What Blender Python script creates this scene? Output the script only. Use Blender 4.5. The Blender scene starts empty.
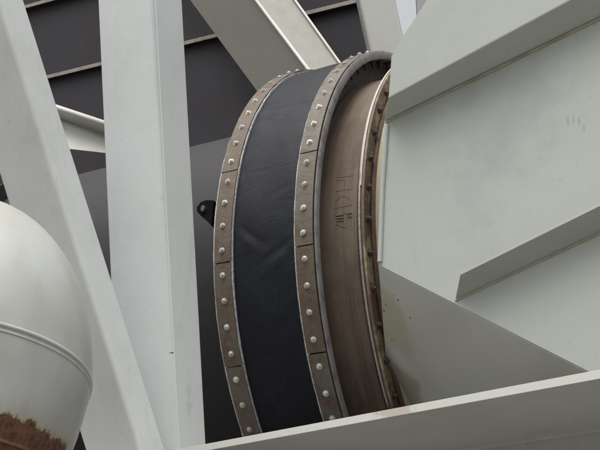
import bpy, bmesh, math, random
from mathutils import Vector, Matrix, noise
random.seed(7)
S = bpy.context.scene
COL = S.collection
R_ = math.radians

# ---------------------------------------------------------------- camera
PITCH = R_(21.32); F = 1120.0; CAM = Vector((0, 0, 1.6))
cd = bpy.data.cameras.new("camera"); cam = bpy.data.objects.new("camera", cd); COL.objects.link(cam)
cam.location = CAM; cam.rotation_euler = (math.pi/2 + PITCH, 0, 0)
cd.sensor_width = 36; cd.lens = 36*F/600; cd.clip_start = .05; cd.clip_end = 3000
S.camera = cam
# ---------------------------------------------------------------- light: dull overcast day
SUN_EL, SUN_AZ = R_(70), R_(215)        # azimuth of the sun, clockwise from +Y (behind the camera to the left)
w = bpy.data.worlds.new("World"); S.world = w; w.use_nodes = True
nt = w.node_tree; nt.nodes.clear()
sky = nt.nodes.new('ShaderNodeTexSky'); sky.sky_type = 'NISHITA'; sky.sun_disc = False
sky.sun_elevation = SUN_EL; sky.sun_rotation = SUN_AZ; sky.dust_density = 9.0; sky.air_density = 1.6; sky.ozone_density = 1.0
hs = nt.nodes.new('ShaderNodeHueSaturation'); hs.inputs['Saturation'].default_value = .15
bg = nt.nodes.new('ShaderNodeBackground'); bg.inputs['Strength'].default_value = .15
wo = nt.nodes.new('ShaderNodeOutputWorld')
nt.links.new(sky.outputs[0], hs.inputs['Color']); nt.links.new(hs.outputs[0], bg.inputs[0]); nt.links.new(bg.outputs[0], wo.inputs[0])
sl = bpy.data.lights.new("sun", 'SUN'); sl.energy = 1.1; sl.angle = R_(50); sl.color = (1, .97, .93)
so = bpy.data.objects.new("sun", sl); COL.objects.link(so)
sd = Vector((math.sin(SUN_AZ)*math.cos(SUN_EL), math.cos(SUN_AZ)*math.cos(SUN_EL), math.sin(SUN_EL)))
so.rotation_euler = sd.to_track_quat('Z', 'Y').to_euler(); so.location = (0, 0, 30)
S.view_settings.view_transform = 'Standard'; S.view_settings.look = 'None'
S.view_settings.exposure = 0.40; S.view_settings.gamma = 1
S.render.engine = 'CYCLES'
S.render.resolution_x = 1024; S.render.resolution_y = 768

# ---------------------------------------------------------------- geometry helpers
RIGHT = Vector((1, 0, 0)); UPC = Vector((0, -math.sin(PITCH), math.cos(PITCH))); FWD = Vector((0, math.cos(PITCH), math.sin(PITCH)))
Z = Vector((0, 0, 1))
def ray(x, y): return RIGHT*((x-300)/F) + UPC*((225-y)/F) + FWD
def at(x, y, d): return CAM + ray(x, y)*d
def onplane(x, y, p, n):
    r = ray(x, y); return CAM + r*((p-CAM).dot(n)/r.dot(n))

def tag(o, label=None, cat=None, group=None, kind=None):
    if label: o['label'] = label
    if cat: o['category'] = cat
    if group: o['group'] = group
    if kind: o['kind'] = kind
    elif cat: o['kind'] = 'thing'
    return o
def empty(name, loc, rz=0, label=None, cat=None, group=None):
    o = bpy.data.objects.new(name, None); o.empty_display_size = .2; COL.objects.link(o)
    o.location = loc; o.rotation_euler = (0, 0, rz)
    return tag(o, label, cat, group)
def link(name, me, m=None, parent=None, M=None):
    if m is not None and not me.materials: me.materials.append(m)
    o = bpy.data.objects.new(name, me); COL.objects.link(o)
    if parent: o.parent = parent
    if M is not None: o.matrix_local = M
    return o
def local(parent, pts):
    """world points into the frame of an (unparented) empty"""
    if parent is None: return [Vector(p) for p in pts]
    M = Matrix(); q = parent
    while q: M = (Matrix.Translation(q.location) @ q.rotation_euler.to_matrix().to_4x4()) @ M; q = q.parent
    Mi = M.inverted()
    return [Mi @ Vector(p) for p in pts]
def mesh(name, vs, fs, smooth=False, sharp=None):
    me = bpy.data.meshes.new(name); me.from_pydata([tuple(v) for v in vs], [], fs)
    bm = bmesh.new(); bm.from_mesh(me); bmesh.ops.recalc_face_normals(bm, faces=bm.faces); bm.to_mesh(me); bm.free()
    if smooth:
        for p in me.polygons: p.use_smooth = True
        me.set_sharp_from_angle(angle=R_(sharp or 35))
    return me
def bevel(o, w, seg=3):
    b = o.modifiers.new("bevel", 'BEVEL'); b.width = w; b.segments = seg; b.limit_method = 'ANGLE'; b.angle_limit = R_(30); b.harden_normals = True
    for p in o.data.polygons: p.use_smooth = True
    return o
def prism(name, poly, ext, m, parent=None, bev=.002, seg=2):
    """a plate: planar polygon of world points, thickened by the vector ext"""
    n = len(poly); vs = local(parent, list(poly) + [Vector(p)+ext for p in poly])
    fs = [tuple(range(n)), tuple(range(2*n-1, n-1, -1))] + [(i, (i+1) % n, n+(i+1) % n, n+i) for i in range(n)]
    o = link(name, mesh(name, vs, fs), m, parent)
    if bev: bevel(o, bev, seg)
    return o
def hexa(name, a, b, m, parent=None, bev=.01, seg=4, cuts=0):
    """a bar between the quads a (4 world points) and b"""
    vs = local(parent, list(a)+list(b))
    fs = [(0, 1, 2, 3), (7, 6, 5, 4)] + [(i, (i+1) % 4, 4+(i+1) % 4, 4+i) for i in range(4)]
    o = link(name, mesh(name, vs, fs), m, parent)
    if bev: bevel(o, bev, seg)
    return o
def lathe(name, prof, m, parent, t0=0, t1=2*math.pi, seg=180, closed=True, fn=None, sharp=35, smooth=True):
    """revolve the (x, r) profile about the local X axis; angle 0 = up, +90 deg = towards the camera side"""
    full = abs(t1-t0) > 6.28; n = seg if full else seg+1; k = len(prof); vs = []; fs = []
    for i in range(n):
        t = t0 + (t1-t0)*i/seg
        for j, (x, r) in enumerate(prof):
            rr = r + (fn(x, t) if fn else 0)
            vs.append((x, -math.sin(t)*rr, math.cos(t)*rr))
    kk = k if closed else k-1
    for i in range(seg):
        i2 = (i+1) % n
        for j in range(kk):
            j2 = (j+1) % k
            fs.append((i*k+j, i*k+j2, i2*k+j2, i2*k+j))
    if not full and closed:
        fs.append(tuple(range(k))); fs.append(tuple((n-1)*k+j for j in range(k)))
    return link(name, mesh(name, vs, fs, smooth, sharp), m, parent)
def tube(name, pts, r, m, parent=None, seg=6, smooth=True):
    pts = [Vector(p) for p in pts]; vs = []; fs = []
    for i, p in enumerate(pts):
        d = (pts[min(i+1, len(pts)-1)] - pts[max(i-1, 0)]).normalized()
        u = d.orthogonal().normalized() if i == 0 else (u - d*u.dot(d)).normalized()
        v = d.cross(u)
        for k in range(seg):
            a = 2*math.pi*k/seg; vs.append(p + (u*math.cos(a)+v*math.sin(a))*r)
    for i in range(len(pts)-1):
        for k in range(seg): fs.append((i*seg+k, i*seg+(k+1) % seg, (i+1)*seg+(k+1) % seg, (i+1)*seg+k))
    fs.append(tuple(range(seg))); fs.append(tuple((len(pts)-1)*seg+k for k in range(seg)))
    return link(name, mesh(name, vs, fs, smooth, 50), m, parent)

def world_tube(name, pts, r, m, parent=None, seg=6): return tube(name, local(parent, pts), r, m, parent, seg)

# ---------------------------------------------------------------- materials
class Mat:
    def __init__(s, name, rough=.5, metal=0., spec=.5):
        s.m = bpy.data.materials.new(name); s.m.use_nodes = True; s.t = s.m.node_tree; s.N = s.t.nodes
        s.b = s.N['Principled BSDF']; s.b.inputs['Roughness'].default_value = rough; s.b.inputs['Metallic'].default_value = metal
        s.b.inputs['Specular IOR Level'].default_value = spec
        s.geo = s.N.new('ShaderNodeNewGeometry'); s.oi = s.N.new('ShaderNodeObjectInfo'); s.tc = s.N.new('ShaderNodeTexCoord'); s.h = None
        s.c = None
    def L(s, a, b): s.t.links.new(a, b)
    def noise(s, scale, detail=4, rough=.55, stretch=(1, 1, 1), src='Position', dist=0):
        mp = s.N.new('ShaderNodeMapping'); mp.inputs['Scale'].default_value = stretch
        s.L(s.geo.outputs['Position'] if src == 'Position' else s.tc.outputs['Object'], mp.inputs[0])
        n = s.N.new('ShaderNodeTexNoise'); n.inputs['Scale'].default_value = scale; n.inputs['Detail'].default_value = detail
        n.inputs['Roughness'].default_value = rough; n.inputs['Distortion'].default_value = dist
        s.L(mp.outputs[0], n.inputs['Vector']); return n.outputs['Fac']
    def ramp(s, v, a, b, lo=0., hi=1.):
        r = s.N.new('ShaderNodeMapRange'); r.interpolation_type = 'SMOOTHSTEP'
        r.inputs['From Min'].default_value = a; r.inputs['From Max'].default_value = b
        r.inputs['To Min'].default_value = lo; r.inputs['To Max'].default_value = hi
        s.L(v, r.inputs['Value']); return r.outputs[0]
    def math(s, op, a, b=None):
        n = s.N.new('ShaderNodeMath'); n.operation = op
        for i, v in enumerate((a, b)):
            if v is None: continue
            if isinstance(v, (int, float)): n.inputs[i].default_value = v
            else: s.L(v, n.inputs[i])
        return n.outputs[0]
    def base(s, c): s.c = (*c, 1); return s
    def mix(s, fac, col):
        n = s.N.new('ShaderNodeMix'); n.data_type = 'RGBA'
        if isinstance(fac, (int, float)): n.inputs[0].default_value = fac
        else: s.L(fac, n.inputs[0])
        if isinstance(s.c, tuple): n.inputs[6].default_value = s.c
        else: s.L(s.c, n.inputs[6])
        if isinstance(col, tuple): n.inputs[7].default_value = (*col[:3], 1)
        else: s.L(col, n.inputs[7])
        s.c = n.outputs[2]; return s
    def spot(s, p, r, col, stretch=1., amount=1., rag=.5, nscale=None, soft=.6):
        """a stain or chip round the world point p"""
        v = s.N.new('ShaderNodeVectorMath'); v.operation = 'SUBTRACT'; s.L(s.geo.outputs['Position'], v.inputs[0]); v.inputs[1].default_value = p
        mp = s.N.new('ShaderNodeVectorMath'); mp.operation = 'MULTIPLY'; s.L(v.outputs[0], mp.inputs[0]); mp.inputs[1].default_value = (1/r, 1/r, 1/(r*stretch))
        ln = s.N.new('ShaderNodeVectorMath'); ln.operation = 'LENGTH'; s.L(mp.outputs[0], ln.inputs[0])
        n = s.noise(nscale or .8/r, 4)
        d = s.math('ADD', ln.outputs['Value'], s.math('MULTIPLY', s.math('SUBTRACT', n, .5), rag*2.5))
        f = s.ramp(d, soft, 1.05, amount, 0.)
        return s.mix(f, col)
    def bump(s, h, strength, dist=.002):
        b = s.N.new('ShaderNodeBump'); b.inputs['Strength'].default_value = strength; b.inputs['Distance'].default_value = dist
        s.L(h, b.inputs['Height'])
        if s.h is not None: s.L(s.h, b.inputs['Normal'])
        s.h = b.outputs[0]; return s
    def done(s):
        if isinstance(s.c, tuple): s.b.inputs['Base Color'].default_value = s.c
        else: s.L(s.c, s.b.inputs['Base Color'])
        if s.h is not None: s.L(s.h, s.b.inputs['Normal'])
        return s.m

def paint(name, col, dirt=(.30, .29, .25), amt=.35, rough=.42, streak=.35, spots=(), speck=True):
    m = Mat(name, rough).base(col)
    m.mix(m.ramp(m.noise(2.2, 5, .6), .42, .75, 0, amt), dirt)
    m.mix(m.ramp(m.noise(9, 5, .65, (3, 3, .35)), .52, .8, 0, streak), dirt)
    m.mix(m.ramp(m.noise(60, 3, .6), .45, .8, 0, .10), tuple(c*.6 for c in col))
    if speck: m.mix(m.ramp(m.noise(75, 3, .6), .775, .785, 0, .7), (.12, .08, .05))
    m.mix(m.ramp(m.noise(5, 7, .75, (1.3, 1.3, .22), dist=.6), .60, .72, 0, .32), tuple(c*.55+d*.2 for c, d in zip(col, dirt)))
    m.mix(m.ramp(m.noise(16, 5, .7, (1, 1, 1), dist=1.2), .62, .70, 0, .18), tuple(min(1, c*1.25) for c in col))
    m.mix(m.math('MULTIPLY', m.ramp(m.noise(90, 2, .5, (1, .2, .2), dist=.4), .70, .74), m.ramp(m.noise(3, 3), .5, .6, 0, .45)), tuple(c*.5 for c in col))
    for sp in spots: m.spot(*sp)
    m.bump(m.noise(1.7, 2), .13, .012)
    m.bump(m.noise(110, 2), .2, .001); m.bump(m.noise(9, 3), .10, .004)
    m.L(m.ramp(m.noise(14, 4), .3, .8, rough+.02, rough+.16), m.b.inputs['Roughness'])
    return m.done()

# ================================================================ main frame of the duct: axis, ring planes
NX = Vector((.8806, -.4735, 0)).normalized()           # axis of the duct, horizontal, to the right and towards the camera
RZ = math.atan2(NX.y, NX.x)
BACK = Vector((-NX.y, NX.x, 0))                        # away from the camera
K = 1.2                                                # radius of the bolt circle, metres
c_ = Vector((.4828, .3127, 4.338))*K
CJ = CAM + RIGHT*c_.x - UPC*c_.y + FWD*c_.z            # centre of the right-hand bolt ring
def cyl(x, y, r):
    """where the ray of a photo point meets the joint's cylinder of radius r: local (axial, angle)"""
    o = CAM - CJ; d = ray(x, y)
    L = lambda v: Vector((v.dot(NX), v.dot(BACK), v.z))
    o, d = L(o), L(d); a = d.y**2+d.z**2; b = 2*(o.y*d.y+o.z*d.z); c = o.y**2+o.z**2-r*r
    q = max(b*b-4*a*c, 0); t = (-b-math.sqrt(q))/(2*a); p = o+d*t
    return p.x, math.atan2(-p.y, p.z)
def cyl_world(x, t, r): return CJ + NX*x + (BACK*(-math.sin(t)) + Z*math.cos(t))*r

# ================================================================ ground
gm = Mat('ground_concrete', .9).base((.125, .115, .10)); gm.mix(gm.ramp(gm.noise(.6, 6), .4, .7, 0, .6), (.09, .083, .075)); gm.bump(gm.noise(20, 4), .4, .01)
g = link('ground', mesh('ground', [(-600, -600, 0), (600, -600, 0), (600, 600, 0), (-600, 600, 0)], [(0, 1, 2, 3)]), gm.done()); tag(g, kind='structure')

# ================================================================ casing behind
cm = Mat('dark_casing', .8, spec=.15).base((.036, .0345, .039))
cm.mix(cm.ramp(cm.noise(1.6, 5, .6), .4, .7, 0, .5), (.028, .025, .026)); cm.mix(cm.ramp(cm.noise(7, 5, .6, (2, 2, .4)), .5, .8, 0, .35), (.05, .045, .043)); cm.bump(cm.noise(3, 3), .4, .01)
CASE = cm.done()
rm = Mat('casing_rib_edge', .6).base((.20, .18, .155)); rm.mix(rm.ramp(rm.noise(12, 5), .45, .7, 0, .6), (.09, .07, .055)); RIB = rm.done()
NXC = Vector((math.cos(R_(24.6)), -math.sin(R_(24.6)), 0)); BACKC = Vector((-NXC.y, NXC.x, 0))
PW = CJ + BACK*1.85
def oncase(x, y): return onplane(x, y, PW, BACKC)
casing = empty('duct_casing', oncase(200, 100)*1.0, math.atan2(NXC.y, NXC.x), 'dark grey ribbed steel casing wall behind the round joint and beams', 'casing wall')
casing.location.z = 0
e1 = (oncase(386, 20)-PW).dot(NXC); e0 = -7.0
def cw(x, z, off=0.): p = PW + NXC*x - BACKC*off; p.z = z; return p
zA = oncase(50, 80).z; zB = oncase(28, 10).z; dz = zB-zA
rows = [0.02] + [zA + dz*k for k in range(-5, 6) if zA+dz*k > .3 and k != -1]
colsx = [e1 - 1.9*k for k in range(5)]
for i in range(len(rows)-1):
    for j in range(len(colsx)-1):
        x1, x0 = colsx[j]-.003, colsx[j+1]+.003; z0, z1 = rows[i]+.003, rows[i+1]-.003; o = random.uniform(0, .006)
        prism('panel', [cw(x0, z0, o), cw(x1, z0, o), cw(x1, z1, o), cw(x0, z1, o)], BACKC*.03, CASE, casing, .003)
for z in rows[1:]:
    x1, x0 = colsx[0], colsx[-1]
    rib = prism('rib', [cw(x0, z-.006, 0), cw(x1, z-.006, 0), cw(x1, z-.006, .04), cw(x0, z-.006, .04)], Z*.012, CASE, casing, .001)
    prism('lip', [cw(x0, z-.014, .042), cw(x1, z-.014, .042), cw(x1, z+.02, .042), cw(x0, z+.02, .042)], -BACKC*.008, RIB, rib, .002)

# ================================================================ structural steel
def quad_bar(name, L0, M0, R0, L1, M1, R1, m, parent=None, bev=.012, seg=4, ext=(.4, .4)):
    """box bar seen on its corner: left edge, ridge and right edge, each from an upper to a lower world point"""
    def st(a, b): d = b-a; return a-d*ext[0], b+d*ext[1]
    (l0, l1), (m0, m1), (r0, r1) = st(L0, L1), st(M0, M1), st(R0, R1)
    return hexa(name, [l0, m0, r0, l0+r0-m0], [l1, m1, r1, l1+r1-m1], m, parent, bev, seg)
CHIP = (.035, .025, .02)
# --- the upright column
pc = (.63, .66, .66)
PD0, PD1 = 3.52, 3.24
pts = [at(172.5, 354, 3.28)]
WHITE = paint('white_column_paint', pc, (.36, .37, .36), .22, .38, .12, spots=[(tuple(at(172, 353, 3.3)), .007, CHIP, .5, 1., .8, 160.)] + [(tuple(at(x, y, 3.35)), r_, (.40, .38, .33), st_, .35, .8, 40., .1) for x, y, r_, st_ in ((104, 110, .03, 2.5), (175, 395, .04, 3.5), (192, 400, .035, 2.), (160, 215, .03, 4.), (186, 120, .02, 4.), (120, 40, .05, 1.), (190, 330, .05, 1.))], speck=False)
col = empty('steel_column', (at(150, 430, 3.3).x, at(150, 430, 3.3).y, 0), 0, 'tall off-white box column, widest upright left of the black belt', 'column')
quad_bar('shaft', at(97, 0, PD0+.10), at(152, 0, PD0), at(183, 0, PD0+.17), at(117, 440, PD1+.10), at(178.5, 440, PD1), at(206.5, 440, PD1+.17), WHITE, col, .012, 5, (.8, .5))
world_tube('corner_weld', [at(152.5, -60, PD0+.034)-FWD*.004, at(178.8, 440, PD1+.0)-FWD*.004, at(182.5, 505, PD1-.04)-FWD*.004], .0022, WHITE, col)
# --- the leaning brace in front of it
BW = paint('white_brace_paint', (.58, .605, .60), (.33, .31, .27), .30, .42, .2, spots=[(tuple(at(60.5, 204.5, 3.12)), .013, CHIP, 1., 1., .2), (tuple(at(61.5, 202, 3.12)), .006, (.2, .1, .05), 1., 1., .2)])
brc = empty('steel_brace', (at(140, 440, 3.1).x, at(140, 440, 3.1).y, 0), 0, 'off-white box brace leaning behind the round-topped vessel', 'brace')
quad_bar('shaft', at(-55.4, 2, 3.36), at(0, 2, 3.22), at(25, 0, 3.36), at(80.6, 439, 3.18), at(138.5, 443, 3.04), at(161.5, 434, 3.18), BW, brc, .018, 6, (.6, .35))
# --- small angle between them
br = empty('angle_bracket', at(80, 130, 4.1), 0, 'short off-white steel angle spanning the gap behind column and brace', 'bracket')
BRK = paint('bracket_paint', (.55, .56, .53), (.3, .28, .22), .3, .45, .2)
a0, a1 = at(44, 103.5, 4.0), at(150, 138, 3.72)
b0, b1 = at(44, 112, 4.13), at(150, 152, 3.84)
c0, c1 = at(44, 146, 3.97), at(150, 158, 3.76)
a0, b0, c0 = a0-(a1-a0)*2.5, b0-(b1-b0)*2.5, c0-(c1-c0)*2.5
prism('upper_flange', [a0, a1, b1, b0], Z*.01, BRK, br, .002)
world_tube('flange_edge', [a0-FWD*.002, a1-FWD*.002], .0055, BRK, br)
prism('web_plate', [b0-Z*.001, b1-Z*.001, c1, c0], FWD*.012, BRK, br, .002)
# --- upper diagonal beam behind the joint
PB = CJ + BACK*1.36
def onb(x, y, k=0.): return onplane(x, y, PB-BACK*k, BACK)
GB = paint('grey_green_beam_paint', (.285, .275, .245), (.22, .215, .19), .2, .5, .05, spots=[(tuple(onb(251, 76, .06)), .05, CHIP, .5, 1., .3), (tuple(onb(307, 25, .2)), .03, (.16, .08, .04), .7, 1., .3)])
db = empty('diagonal_beam', onb(240, 60), RZ, 'grey-green angled beam sloping down to the top of the black belt', 'beam')
db.location.z = 0
def ex(a, b, s0, s1): return a+(a-b)*s0, b+(b-a)*s1
# web (shaded, faces down-left) and flange (faces the camera)
wl0, wl1 = ex(onb(190, 0, -.10), onb(262, 98, -.10), .7, .6)
wr0, wr1 = ex(onb(256, 0, .20), onb(305, 65, .20), .9, 1.6)
fr0, fr1 = ex(onb(295, 0, .14), onb(335, 56, .14), .9, 1.6)
prism('web_plate', [wl0, wr0, wr1, wl1], BACK*.02+NX*.01, GB, db, .003)
prism('flange_plate', [wr0-BACK*.004, fr0, fr1, wr1-BACK*.004], BACK*.022, GB, db, .003)
WE = paint('pale_edge_paint', (.66, .66, .60), (.35, .25, .15), .4, .5, .3)
world_tube('flange_edge', [wr0-BACK*.010, wr1-BACK*.010], .012, WE, db, 8)
world_tube('flange_edge', [fr0-BACK*.009, fr1-BACK*.009], .009, WE, db, 8)
# --- upright behind the joint top, right
GU = paint('pale_upright_paint', (.33, .34, .315), (.3, .28, .23), .3, .5, .2)
up = empty('upright_beam', onb(380, 30), RZ, 'pale grey-green upright beam beside the narrow gap of sky', 'beam'); up.location.z = 0
l0, l1 = ex(onb(359, 0, .22), onb(370, 50, .22), 1.2, 2.0); r0, r1 = ex(onb(396, 0, .22), onb(403, 33, .22), 1.8, 3.0)
hexa('shaft', [l0, r0, r0+FWD*.25-NX*.04, l0+FWD*.25], [l1, r1, r1+FWD*.25-NX*.04, l1+FWD*.25], GU, up, .02, 4)
# lavender-grey far member right of the gap
fb = empty('far_column', at(430, 5, 9), 0, 'pale lilac-grey far column just right of the sky gap', 'column'); fb.location.z = 0
LV = paint('lilac_paint', (.47, .46, .50), (.3, .3, .32), .2, .5, .1)
hexa('shaft', [at(411.5, -90, 9), at(470, -90, 9), at(470, -90, 9.4), at(411.5, -90, 9.4)], [at(411.5+6*5.9, -90+130*5.9, 9-.6*5.9+1.5), at(470+6*5.9, -90+150*5.9, 9-.6*5.9+1.5), at(470+6*5.9, -90+150*5.9, 9-.6*5.9+1.9), at(411.5+6*5.9, -90+130*5.9, 9-.6*5.9+1.9)], LV, fb, .02, 3)

# ================================================================ round duct to the left of the joint
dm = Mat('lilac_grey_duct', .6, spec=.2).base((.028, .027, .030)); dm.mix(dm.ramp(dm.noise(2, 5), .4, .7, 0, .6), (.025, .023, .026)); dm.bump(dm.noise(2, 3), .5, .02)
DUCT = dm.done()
OFFL = -.3002*K
duct = empty('round_duct', CJ+NX*(OFFL-.06), RZ, 'lilac-grey round duct entering the joint from the left', 'duct')
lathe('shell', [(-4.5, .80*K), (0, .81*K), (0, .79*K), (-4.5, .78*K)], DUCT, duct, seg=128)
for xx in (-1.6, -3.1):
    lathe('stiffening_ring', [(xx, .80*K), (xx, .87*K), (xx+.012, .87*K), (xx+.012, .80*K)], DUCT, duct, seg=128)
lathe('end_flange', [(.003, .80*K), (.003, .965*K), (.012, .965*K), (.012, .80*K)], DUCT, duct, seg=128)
dk = Mat('dark_rusty_steel', .7).base((.045, .036, .033)); dk.mix(dk.ramp(dk.noise(25, 4), .45, .7, 0, .6), (.10, .055, .035)); DARK = dk.done()
# lifting lug with a bolt in its eye
tx, tl = cyl(217, 209, K*.97)
lug = []
for a, b in [(0, -.035), (-.035, -.045), (-.06, -.040), (-.075, -.018), (-.070, .006), (-.05, .03), (-.02, .060), (0, .085)]: lug.append((a*1.05, b*.95))
vs = []
for dr in (0, .065):
    for a, b in lug:
        r = .93*K+dr; t = tl + b/r; vs.append((a-.005, -math.sin(t)*r, math.cos(t)*r))
n = len(lug)
BLK = Mat('black_lug_steel', .9, spec=.05).base((.006, .005, .005)).done()
link('lug', mesh('lug', vs, [tuple(range(n)), tuple(range(2*n-1, n-1, -1))]+[(i, (i+1) % n, n+(i+1) % n, n+i) for i in range(n)]), BLK, duct)
vs = []
for k in range(12):
    a_ = 2*math.pi*k/12
    for rr in (.93*K+.065, .93*K+.077):
        t = tl + .014*math.sin(a_)/rr; vs.append((-.046+.009*math.cos(a_), -math.sin(t)*rr, math.cos(t)*rr))
link('lug_bolt', mesh('lug_bolt', vs, [tuple(range(0, 24, 2)), tuple(range(23, 0, -2))]+[(2*i, (2*i+2) % 24, (2*i+3) % 24, 2*i+1) for i in range(12)]), DARK, duct)
# ================================================================ expansion joint
J = empty('expansion_joint', CJ, RZ, 'big round duct joint: black fabric belt between two bolted rusty rings, brown sleeve', 'expansion joint')
fm = Mat('black_belt_fabric', .6, spec=.22).base((.0062, .0077, .0130))
fm.mix(fm.ramp(fm.noise(3.0, 5), .4, .7, 0, .6), (.005, .0055, .0085)); fm.mix(fm.ramp(fm.noise(9, 6, .7, dist=1.), .5, .75, 0, .55), (.015, .017, .022))
fm.bump(fm.noise(6, 4, .5, (1, 1, .6)), .3, .012); fm.bump(fm.ramp(fm.noise(7, 4, .6, (.35, .35, 1.6), dist=1.5), .47, .53), .13, .003); fm.bump(fm.noise(420, 2), .35, .0015)
FAB = fm.done()
def crease(pa, pb, wd, depth):
    (xa, ta), (xb, tb) = cyl(*pa, K*.985), cyl(*pb, K*.985)
    return (xa, ta*K, xb, tb*K, wd, depth)
CR = [crease((262, 112), (335, 96), .011, -.011), crease((262, 105), (330, 90), .016, .008), crease((256, 121), (300, 104), .014, .006),
      crease((238, 225), (262, 243), .012, -.006), crease((296, 235), (262, 262), .012, -.008), crease((297, 243), (265, 275), .014, .006),
      crease((240, 235), (255, 250), .010, .005), crease((298, 180), (270, 196), .014, -.004), crease((300, 300), (280, 330), .014, -.005),
      crease((236, 155), (246, 180), .012, -.006), crease((330, 72), (290, 86), .012, -.005)]
NBO = 74
def fabric(x, t):
    s = t*K; v = 0
    u = (x-OFFL)/(-OFFL); fade = min(1, max(0, min(u, 1-u)*7 - .8))
    for xa, sa, xb, sb, wd, dp in CR:
        dx, ds = xb-xa, sb-sa; l2 = dx*dx+ds*ds; q = max(-.15, min(1.15, ((x-xa)*dx+(s-sa)*ds)/l2))
        d = math.hypot(x-xa-dx*q, s-sa-ds*q); env = 1-abs(q-.5)*.9
        v += dp*math.exp(-(d/wd)**2)*max(env, 0)
    v += .006*noise.noise(Vector((x*7, math.sin(t)*5, math.cos(t)*5))) + .0035*noise.noise(Vector((x*16+3, math.sin(t)*14, math.cos(t)*14)))
    return v*fade*.55 + (.0016*math.cos(NBO*t)*math.exp(-min(u, 1-u)/.10) if 0 < u < 1 else 0) + .004*math.sin(math.pi*max(0, min(1, u)))
NF = 36
lathe('fabric_belt', [(OFFL-.02 + (-OFFL+.04)*i/NF, K*.982) for i in range(NF+1)], FAB, J, seg=640, closed=False, fn=fabric)
em = Mat('frayed_belt_edge', .8).base((.46, .47, .48)); em.mix(em.ramp(em.noise(70, 4, .7), .45, .65, 0, .6), (.10, .10, .105)); em.bump(em.noise(150, 3), .8, .004); EDGE = em.done()
# retaining plates in sectors of four bolts
pm = Mat('rusty_plate', .62, .15).base((.102, .076, .053))
pm.mix(pm.ramp(pm.oi.outputs['Random'], .35, .6, 0, .9), (.120, .112, .088))
pm.mix(pm.ramp(pm.noise(14, 6, .65), .42, .68, 0, .75), (.082, .044, .028)); pm.mix(pm.ramp(pm.noise(40, 5, .7), .5, .75, 0, .5), (.17, .155, .13))
pm.bump(pm.noise(60, 5, .7), .6, .004); PLATE = pm.done()
sm = Mat('galvanised_steel', .55, .25).base((.27, .265, .26)); sm.mix(sm.ramp(sm.noise(18, 6, .7), .42, .7, 0, .75), (.12, .10, .085)); sm.bump(sm.noise(50, 4), .4, .003); GALV = sm.done()
bm_ = Mat('bolt_zinc', .33, .35).base((.52, .54, .52)); bm_.mix(bm_.ramp(bm_.oi.outputs['Random'], .3, 1, 0, .6), (.36, .35, .32)); bm_.mix(bm_.ramp(bm_.noise(120, 4, .7), .5, .7, 0, .6), (.22, .16, .11)); ZINC = bm_.done()
bw = Mat('brown_sleeve', .8, spec=.2).base((.155, .122, .094))
bw.mix(bw.ramp(bw.noise(3.2, 6, .65), .40, .68, 0, .7), (.095, .070, .055)); bw.mix(bw.ramp(bw.noise(11, 6, .7, (1, 1, .25)), .5, .8, 0, .5), (.19, .16, .125))
bw.mix(bw.ramp(bw.noise(70, 4, .7), .5, .8, 0, .35), (.09, .06, .045)); bw.mix(bw.ramp(bw.noise(1, 5, .7, (38, 1.4, 1.4), 'Object'), .45, .75, 0, .65), (.075, .055, .042)); bw.mix(bw.ramp(bw.noise(1, 5, .7, (55, 2.2, 2.2), 'Object'), .56, .72, 0, .4), (.21, .175, .14)); bw.bump(bw.noise(30, 5, .7), .45, .004); BROWN = bw.done()
pu = Mat('purple_brown_inner', .75).base((.085, .062, .062)); pu.mix(pu.ramp(pu.noise(20, 5), .4, .7, 0, .7), (.05, .035, .032)); INNER = pu.done()

# head: washer, hex nut and thread end (local +Z = outwards)
def bolt_mesh(r=.0100, h=.008, washer=.0122, tip=.004, name='bolt'):
    vs, fs = [], []
    def cyl_(r0, r1, z0, z1, n, rot=0):
        b = len(vs)
        for k in range(n): a = 2*math.pi*k/n+rot; vs.append((r0*math.cos(a), r0*math.sin(a), z0))
        for k in range(n): a = 2*math.pi*k/n+rot; vs.append((r1*math.cos(a), r1*math.sin(a), z1))
        for k in range(n): fs.append((b+k, b+(k+1) % n, b+n+(k+1) % n, b+n+k))
        fs.append(tuple(b+n+k for k in range(n)))
    if washer: cyl_(washer, washer, 0, .0025, 14)
    cyl_(r, r, .0025, h*.8, 6); cyl_(r, r*.8, h*.8, h, 6)
    if tip: cyl_(r*.55, r*.45, h, h+tip, 8)
    return mesh(name, vs, fs, False)
BM = bolt_mesh(); BM.materials.append(ZINC)
NM = bolt_mesh(.013, .013, .018, .022, 'nut'); NM.materials.append(DARK)
def ring_at(x, t, r, spin=0, inward=False):
    M = Matrix.Rotation(t, 4, 'X') @ Matrix.Translation((x, 0, r))
    if inward: M = M @ Matrix.Rotation(math.pi, 4, 'X')
    return M @ Matrix.Rotation(spin, 4, 'Z')
NB = 74; DP = 2*math.pi/NB
hw = .0315*K
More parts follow.
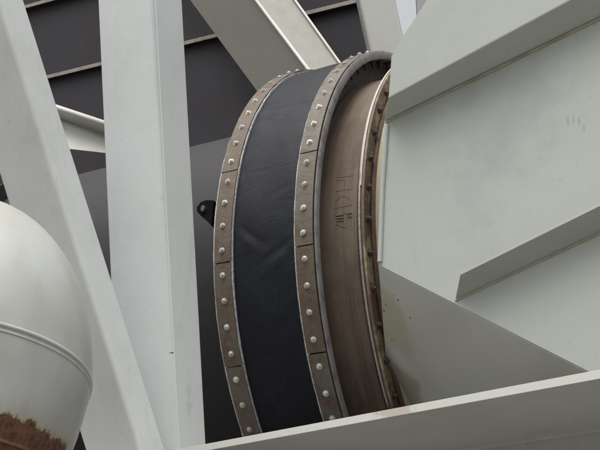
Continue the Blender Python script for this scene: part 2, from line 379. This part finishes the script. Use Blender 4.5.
for nm, xo, pxb, joint_px in (('right', 0., (313, 123), (307, 151)), ('left', OFFL, (239.7, 127), (230, 172))):
    tb = cyl(*pxb, K)[1]
    tj = cyl(*joint_px, K)[1]; kj = round((tj-tb)/DP-.5)
    # frayed edge of the belt under the plates, both sides
    for sx in ((-1, 1) if nm == 'left' else (-1,)):
        xe = xo + sx*hw
        lathe('belt_edge', [(xe-.006, K*.98), (xe-.007, K*.991), (xe+.005, K*.991), (xe+.004, K*.98)], EDGE, J, seg=300,
              fn=lambda x, t: .0035*noise.noise(Vector((x*50, math.sin(t)*30, math.cos(t)*30))))
    k0 = 0
    i = 0
    while k0 < NB:
        n = 4 if NB-k0 > 6 or NB-k0 == 4 else NB-k0
        n = min(n, 5) if NB-k0 in (5, 10) else n
        ta = tb + DP*(kj+k0+.5) + .0022; tz = tb + DP*(kj+k0+n+.5) - .0022
        lift = random.uniform(0, .0022); dxo = random.uniform(-.0015, .0015)
        lathe('retaining_plate', [(xo-hw+dxo, K*.9885+lift), (xo-hw+dxo, K*.9945+lift), (xo+hw+dxo, K*.9945+lift), (xo+hw+dxo, K*.9885+lift)], PLATE, J, ta, tz, seg=4*n, sharp=20)
        k0 += n
    for k in range(NB):
        jt = random.uniform(-.002, .002)
        link('bolt', BM, None, J, ring_at(xo+jt, tb+DP*k+random.uniform(-.0012, .0012), K*.9955, random.uniform(0, 1)) @ Matrix.Rotation(random.gauss(0, .06), 4, 'X') @ Matrix.Rotation(random.gauss(0, .06), 4, 'Y'))
        link('nut', NM, None, J, ring_at(xo+.012+jt, tb+DP*k, K*.962, random.uniform(0, 1), True))
    # backing band with rolled outer lip
    s = 1 if nm == 'right' else -1
    e = .040 if nm == 'left' else .041
    prof = [(xo-s*.030, K*.965), (xo-s*.030, K*.976), (xo+s*e, K*.976), (xo+s*(e+.001), K*.985), (xo+s*(e+.003), K*.994), (xo+s*(e+.007), K*.996), (xo+s*(e+.010), K*.992), (xo+s*(e+.010), K*.968), (xo+s*(e+.006), K*.963), (xo, K*.9655)]
    if nm == 'left': prof = [(xo-.038, K*.965), (xo-.038, K*.9875), (xo+.03, K*.9785), (xo+.03, K*.965)]
    lathe('backing_band', prof, GALV, J, seg=200)
# radial plate and sleeve
lathe('radial_plate', [(-.040, K*.87), (-.040, K*.966), (-.030, K*.966), (-.030, K*.87)], INNER, J, seg=160)
lathe('sleeve', [(-.045, K*.884), (.1625*K, K*.884), (.1625*K, K*.872), (-.045, K*.872)], BROWN, J, seg=200)
lathe('weld_bead', [(-.030, K*.884), (-.026, K*.889), (-.018, K*.8875), (-.014, K*.884)], INNER, J, seg=200)
lathe('sleeve_ridge', [(.125*K, K*.883), (.128*K, K*.889), (.134*K, K*.889), (.137*K, K*.883)], BROWN, J, seg=200)
fr = Mat('flange_steel', .5, .1).base((.30, .29, .27)); fr.mix(fr.ramp(fr.noise(16, 6, .7), .48, .7, 0, .85), (.12, .08, .06)); fr.bump(fr.noise(60, 4), .4, .003); FLG = fr.done()
ru = Mat('orange_rust', .8).base((.105, .062, .040)); ru.mix(ru.ramp(ru.noise(18, 6, .7), .4, .65, 0, .8), (.055, .036, .028)); ru.mix(ru.ramp(ru.noise(9, 5), .55, .75, 0, .6), (.20, .155, .10)); ru.bump(ru.noise(70, 5), .7, .004); RUST = ru.done()
lathe('sleeve_flange', [(.163*K, K*.872), (.163*K, K*.9375), (.1685*K, K*.9375), (.1685*K, K*.872)], FLG, J, seg=200)
gk = Mat('pale_gasket', .8, spec=.2).base((.55, .52, .44)); gk.mix(gk.ramp(gk.noise(25, 5), .5, .7, 0, .4), (.45, .38, .28)); GASK = gk.done()
tg = cyl(360, 185, K*.94)[1]
lathe('gasket', [(.1695*K, K*.88), (.1695*K, K*.940), (.1725*K, K*.940), (.1725*K, K*.88)], GASK, J, -.9, tg, seg=90)
lathe('gasket', [(.1695*K, K*.88), (.1695*K, K*.9345), (.1745*K, K*.9345), (.1745*K, K*.88)], RUST, J, tg+.002, 2*math.pi-.905, seg=150)
yf = Mat('yellowed_flange', .6).base((.27, .225, .145)); yf.mix(yf.ramp(yf.noise(5, 6, .7), .42, .58, 0, .95), (.10, .06, .038)); yf.mix(yf.ramp(yf.noise(40, 5, .7), .5, .7, 0, .6), (.06, .04, .03)); yf.bump(yf.noise(70, 5), .6, .004); YF = yf.done()
lathe('inlet_flange', [(.1755*K, K*.872), (.1755*K, K*.9385), (.183*K, K*.9385), (.183*K, K*.872)], YF, J, seg=200)
FBM = bolt_mesh(.0125, .010, .016, .006, 'flange_bolt'); FBM.materials.append(DARK)
tf = cyl(364.8, 219, K*.915)[1]; tf2 = cyl(367.7, 252.8, K*.915)[1]
nfb = round(2*math.pi/(tf2-tf)); nfb = max(48, min(72, nfb))
for k in range(nfb):
    t = tf + 2*math.pi*k/nfb
    for s in (1, -1):
        M = Matrix.Rotation(t, 4, 'X') @ Matrix.Translation(((.183 if s > 0 else .163)*K, 0, K*.913)) @ Matrix.Rotation(s*math.pi/2, 4, 'Y') @ Matrix.Rotation(random.uniform(0, 1), 4, 'Z')
        link('flange_bolt', FBM, None, J, M)
# hand-drawn marks on the sleeve
ink = Mat('dark_marker', .8).base((.088, .066, .052)); INK = ink.done()
inkp = Mat('smudged_marker', .8).base((.10, .07, .06)); inkp.mix(inkp.ramp(inkp.noise(60, 4), .45, .6, 0, .9), (.135, .105, .082)); INKP = inkp.done()
def stroke(pts, r=.0012, m=INK):
    q = []
    for i in range(len(pts)-1):
        for s in range(5):
            f = s/5; q.append((pts[i][0]*(1-f)+pts[i+1][0]*f, pts[i][1]*(1-f)+pts[i+1][1]*f))
    q.append(pts[-1]); out = []
    for p in q:
        x, t = cyl(*p, K*.884); rr = K*.884; out.append((x, -math.sin(t)*rr, math.cos(t)*rr))
    o = tube('marker_stroke', out, r, m, J, 5)
for s in ([(336, 177.5), (344, 177), (354, 175.5)], [(336, 180.5), (344, 180)], [(344, 177), (344.5, 184), (344, 190.5)], [(336, 191.5), (345, 190), (352, 189)],
          [(334, 209), (344, 206.5), (352, 205)], [(335, 208), (336, 201), (340, 197), (345, 196.5), (350, 199), (352, 205)],
          [(335, 211), (335, 217), (337, 219)], [(336, 224.5), (345, 213)], [(336, 224.5), (346, 228)], [(346, 211), (346.5, 220), (346, 229)], [(350, 213), (351, 226)]): stroke(s)
for s in ([(336, 216), (343, 215)], [(336.5, 218.5), (344, 218)], [(337, 221), (344, 220.5)], [(347, 214), (352, 213)], [(347.5, 217), (352, 216.5)]): stroke(s, .0035, INKP)

# ================================================================ pale hopper at the right
WN = Vector((-.5, -.866, 0)).normalized()          # outward normal of its side wall
PH = at(378, 200, 4.02)
def onh(x, y, off=0.): return onplane(x, y, PH+WN*off, WN)
hcol = (.355, .378, .352)
SM = (.25, .27, .265)
hsp = [(tuple(onh(505, 120)), .28, SM, 1.1, .55, .7, 11., -.1), (tuple(onh(470, 200)), .16, SM, 1.5, .35, .7, 16., -.1), (tuple(onh(540, 90)), .12, SM, 1., .4, .7, 20., -.1)]
for q, (x, y, l) in enumerate([(568, 122, 8), (573.5, 120, 12), (579, 122, 11), (584, 127, 9)]):
    hsp.append((tuple(onh(x, y)), .0055, (.19, .20, .19), 4.0, .38, .8, 60.))
for x, y in ((541, 159), (553, 125), (591, 97), (389, 152), (478, 140), (560, 180)): hsp.append((tuple(onh(x, y)), .0045, (.28, .26, .23), 1., .6, .3))
HOP = paint('pale_green_hopper_paint', hcol, (.30, .315, .295), .25, .62, .12, spots=hsp, speck=False)
hop = empty('hopper', onh(480, 300), 0, 'large pale grey-green steel hopper filling the right side, with slanting stiffeners', 'hopper'); hop.location.z = 0
back = -WN*.01
prism('side_wall', [onh(386, 126), onh(380.5, 190), onh(378, 265), onh(585, 370), onh(760, 458.8), onh(900, 300), onh(900, -260), onh(560, -200), onh(440, 10), onh(391, 92)], back, HOP, hop, .002)
# rounded vertical edge of the wall
world_tube('wall_edge', [onh(387, 126, .002), onh(382.5, 190, .002), onh(380, 262, .002)], .0095, HOP, hop, 10)
p1, p2, p3 = onh(378, 265), onh(585, 370), cyl_world(*cyl(409, 400, K*.886), K*.886)
bn = (p2-p1).cross(p3-p1).normalized()
if bn.z > 0: bn = -bn
onu = lambda x, y: onplane(x, y, p1, bn)
onu_ = onu
hb = Mat('olive_grey_underside', .6).base((.45, .455, .415)); 
hb.mix(hb.ramp(hb.noise(2.5, 5), .4, .7, 0, .5), (.36, .355, .31)); hb.mix(hb.ramp(hb.noise(8, 6, .7), .5, .75, 0, .4), (.49, .485, .44))
hb.spot(tuple(onu_(384, 320)), .13, (.34, .31, .21), 2.2, .6, .6)
hb.spot(tuple(onu_(394, 385)), .13, (.25, .225, .15), 2., .7, .6)
for x, y, r in ((384, 311, .008), (392, 340, .007), (386, 374, .018), (386, 305, .006), (398, 300, .008), (394, 295, .005), (410, 318, .006)):
    hb.spot(tuple(onu_(x, y)), r*.55, (.07, .045, .03), 1.6, .9, 1., 90.)
hb.bump(hb.noise(3, 3), .3, .01); UND = hb.done()
prism('hopper_bottom', [onu(378.5, 266), onu(760, 459.5), onu(700, 560), onu(400, 540), onu(389, 400), onu(383, 325)], -bn*.01, UND, hop, .002)
hopfr = Mat('yellowed_collar', .6).base((.33, .30, .21)); hopfr.mix(hopfr.ramp(hopfr.noise(6, 5), .4, .7, 0, .6), (.25, .20, .12)); hopfr.mix(hopfr.ramp(hopfr.noise(30, 5, .7), .55, .75, 0, .7), (.14, .07, .035)); hopfr.bump(hopfr.noise(40, 4), .4, .004)
COLR = hopfr.done()
c0 = empty('inlet_collar', CJ+NX*.184*K, RZ, 'yellowed round collar between the rusty flange and the pale hopper', 'duct collar')
lathe('shell', [(.001, K*.886), (.42, K*.886), (.42, K*.875), (.001, K*.875)], COLR, c0, seg=160)
lathe('weld_bead', [(.002, K*.886), (.004, K*.893), (.012, K*.892), (.018, K*.886)], RUST, c0, seg=160)
# stiffener 1: box section across the upper wall
w1 = .10
A0, A1 = onh(385, 122), onh(600, 18); O0, O1 = onh(388.5, 98, w1), onh(571, 0, w1)
A0, A1 = A0, A0+(A1-A0)*1.9; dO = (O1-O0)/(571-388.5); O0, O1 = O0, O0+dO*430
T0 = onh(392, 20, w1) + Z*.5; T1 = O1 + Z*1.2
ST = paint('stiffener_paint', (.36, .38, .345), (.30, .29, .24), .3, .5, .15, speck=False)
tn = Mat('tan_seam', .7).base((.33, .30, .23)); tn.mix(tn.ramp(tn.noise(12, 5), .45, .7, 0, .7), (.20, .165, .11)); TAN = tn.done()
s1 = prism('stiffener_underside', [A0, A1, O1, O0], Z*.006, ST, hop, .001)
TOPL = onh(391.5, 56, w1); UPL = onh(404, 34, w1); SKL = onh(427, 0, w1)
far = onh(520, -145, w1)
prism('upper_plate', [O0, O1 + Z*0, O1+Z*1.0, far, SKL, UPL, TOPL], -WN*.008, HOP, hop, .0015)
world_tube('weld_seam', [A0-Z*.004+WN*.003, A1-Z*.004+WN*.003], .0045, TAN, hop)
# stiffener 2: flat fin
w2 = .09
B0, B1 = onh(455.5, 300), onh(600, 232.5); Q0, Q1 = onh(460.5, 275, w2), onh(600, 206, w2)
B1 = B0+(B1-B0)*1.9; Q1 = Q0+(Q1-Q0)*1.9
prism('stiffener_fin', [B0, B1, Q1, Q0], Z*.008, ST, hop, .001)
world_tube('weld_seam', [B0-Z*.003+WN*.003, B1-Z*.003+WN*.003], .0035, TAN, hop)

# ================================================================ girder in the foreground
GD = Vector((.72, -.694, 0)).normalized(); GN = Vector((GD.y, -GD.x, 0)); GN = GN if GN.y < 0 else -GN      # along, and towards the camera
PG = at(400, 410, 2.3)
gE0 = onplane(165, 452, PG, GN); gE1 = onplane(600, 370, PG, GN)
GIR = paint('girder_paint', (.44, .445, .425), (.30, .27, .21), .35, .5, .3, speck=False)
gfe = Mat('girder_edge_paint', .45).base((.54, .55, .51)); gfe.mix(gfe.ramp(gfe.noise(8, 5), .45, .75, 0, .3), (.45, .42, .35)); gfe.mix(gfe.ramp(gfe.noise(26, 5, .65), .66, .74, 0, .6), (.24, .13, .07))
gfe.spot(tuple(at(395, 405, 2.31)), .055, (.32, .24, .16), .6, .45, 1., 60.); GE = gfe.done()
gir = empty('foreground_girder', PG, 0, 'pale steel girder slanting across the foreground below everything', 'girder'); gir.location.z = 0
D = (gE1-gE0); gE0 = gE0 - D*.9; gE1 = gE1 + D*1.0
th = Z*.0125
# plane of the underside
zb0 = onplane(400, 419, PG, GN).z
g0 = gE0.copy(); g1 = gE1.copy()
und = lambda x, y: onplane(x, y, onplane(400, 418.5, PG, GN), (D.cross(GN)).normalized())
wp = und(600, 432); off = (wp-PG).dot(-GN); print('girder half width', off)
off = max(.10, min(.4, off))
prism('top_flange', [g0+GN*.0, g1, g1-GN*(off*2), g0-GN*(off*2)], -th*1.3, GIR, gir, .0015)
prism('flange_edge', [g0+GN*.001, g1+GN*.001, g1+GN*.001-th*1.3, g0+GN*.001-th*1.3], GN*.002, GE, gir, .0005)
prism('web', [g0-GN*off-th*1.32, g1-GN*off-th*1.32, g1-GN*off-Z*.5, g0-GN*off-Z*.5], -GN*.012, GIR, gir, .001)
prism('bottom_flange', [g0-Z*.502, g1-Z*.502, g1-GN*(off*2)-Z*.502, g0-GN*(off*2)-Z*.502], -th*1.2, GIR, gir, .0015)
world_tube('fillet_weld', [g0-GN*(off-.004)-th*1.4, g1-GN*(off-.004)-th*1.4], .007, GIR, gir)

# ================================================================ round-topped vessel bottom left
vm = Mat('white_vessel_paint', .48).base((.43, .445, .425))
vm.mix(vm.ramp(vm.noise(4, 5), .42, .7, 0, .5), (.35, .345, .295)); vm.mix(vm.ramp(vm.noise(55, 3, .6), .74, .76, 0, .5), (.30, .28, .22))
vm.mix(vm.ramp(vm.noise(14, 5, .6, (1, 1, .3), 'Object'), .45, .75, 0, .45), (.31, .31, .285))
sep = vm.N.new('ShaderNodeSeparateXYZ'); vm.L(vm.tc.outputs['Object'], sep.inputs[0])
ZR = -.180
edge = vm.math('ADD', sep.outputs['Z'], vm.math('MULTIPLY', vm.math('SUBTRACT', vm.noise(34, 6, .7, (1, 1, .55), 'Object'), .5), .085))
vm.mix(vm.ramp(edge, ZR, ZR+.05, .45, 0.), (.33, .27, .18))
vm.mix(vm.ramp(edge, ZR+.004, ZR+.012, 1., 0.), (.27, .19, .095))
vm.mix(vm.ramp(edge, ZR-.002, ZR+.004, 1., 0.), (.145, .062, .032))
vm.mix(vm.math('MULTIPLY', vm.ramp(edge, ZR-.004, ZR+.0, 1., 0.), vm.ramp(vm.noise(60, 5, .7, src='Object'), .4, .65)), (.052, .026, .020))
vm.bump(vm.noise(3, 2), .3, .01); vm.bump(vm.ramp(edge, ZR, ZR+.004, 0., 1.), 1., .006); vm.bump(vm.noise(120, 4), .1, .001)
vm.L(vm.ramp(edge, ZR, ZR+.006, .85, .36), vm.b.inputs['Roughness'])
VES = vm.done()
VD = 2.55; RV = 140/F*VD
ves = empty('pressure_vessel', at(-50, 376, VD), 0, 'white domed vessel with a weld band and flaking rust below', 'vessel')
ves.rotation_euler = (R_(-10), 0, R_(0))
prof = []
H = RV*1.40
for i in range(25):
    a = math.pi/2*i/24; prof.append((RV*math.sin(a), H*math.cos(a)*1.0))
prof[0] = (.0005, H)
below = [(RV*.996, -.02), (RV*.975, -.06), (RV*.94, -.12), (RV*.895, -.18), (RV*.83, -.25), (RV*.75, -.33), (RV*.55, -.44), (RV*.5, -.6)]
def vlathe(name, prof, m, parent, seg=96):
    vs, fs = [], []; k = len(prof)
    for i in range(seg):
        a = 2*math.pi*i/seg
        for r, z in prof: vs.append((r*math.cos(a), r*math.sin(a), z))
    for i in range(seg):
        for j in range(k-1): fs.append((i*k+j, i*k+j+1, ((i+1) % seg)*k+j+1, ((i+1) % seg)*k+j))
    return link(name, mesh(name, vs, fs, True, 60), m, parent)
vlathe('dome', prof, VES, ves)
vlathe('lower_shell', [(RV, 0)] + below, VES, ves)
def band(z, r, wz, hgt, m, name):
    vlathe(name, [(r-.002, z-wz), (r+hgt*.8, z-wz*.7), (r+hgt, z), (r+hgt*.8, z+wz*.7), (r-.002, z+wz)], m, ves)
band(0.0, RV, .006, .0028, VES, 'weld_band'); band(-.013, RV*.999, .003, .0015, VES, 'weld_band')
band(-.226, RV*.852, .005, .003, VES, 'lower_weld')

# unseen plate added below the joint to block light bounced from the ground
blocker = prism('bounce_blocker', [g0-GN*(off*2+.01)-Z*.30, g1-GN*(off*2+.01)-Z*.30, g1-GN*3.6-Z*.30, g0-GN*3.6-Z*.30], -Z*.02, CASE, gir, .002)
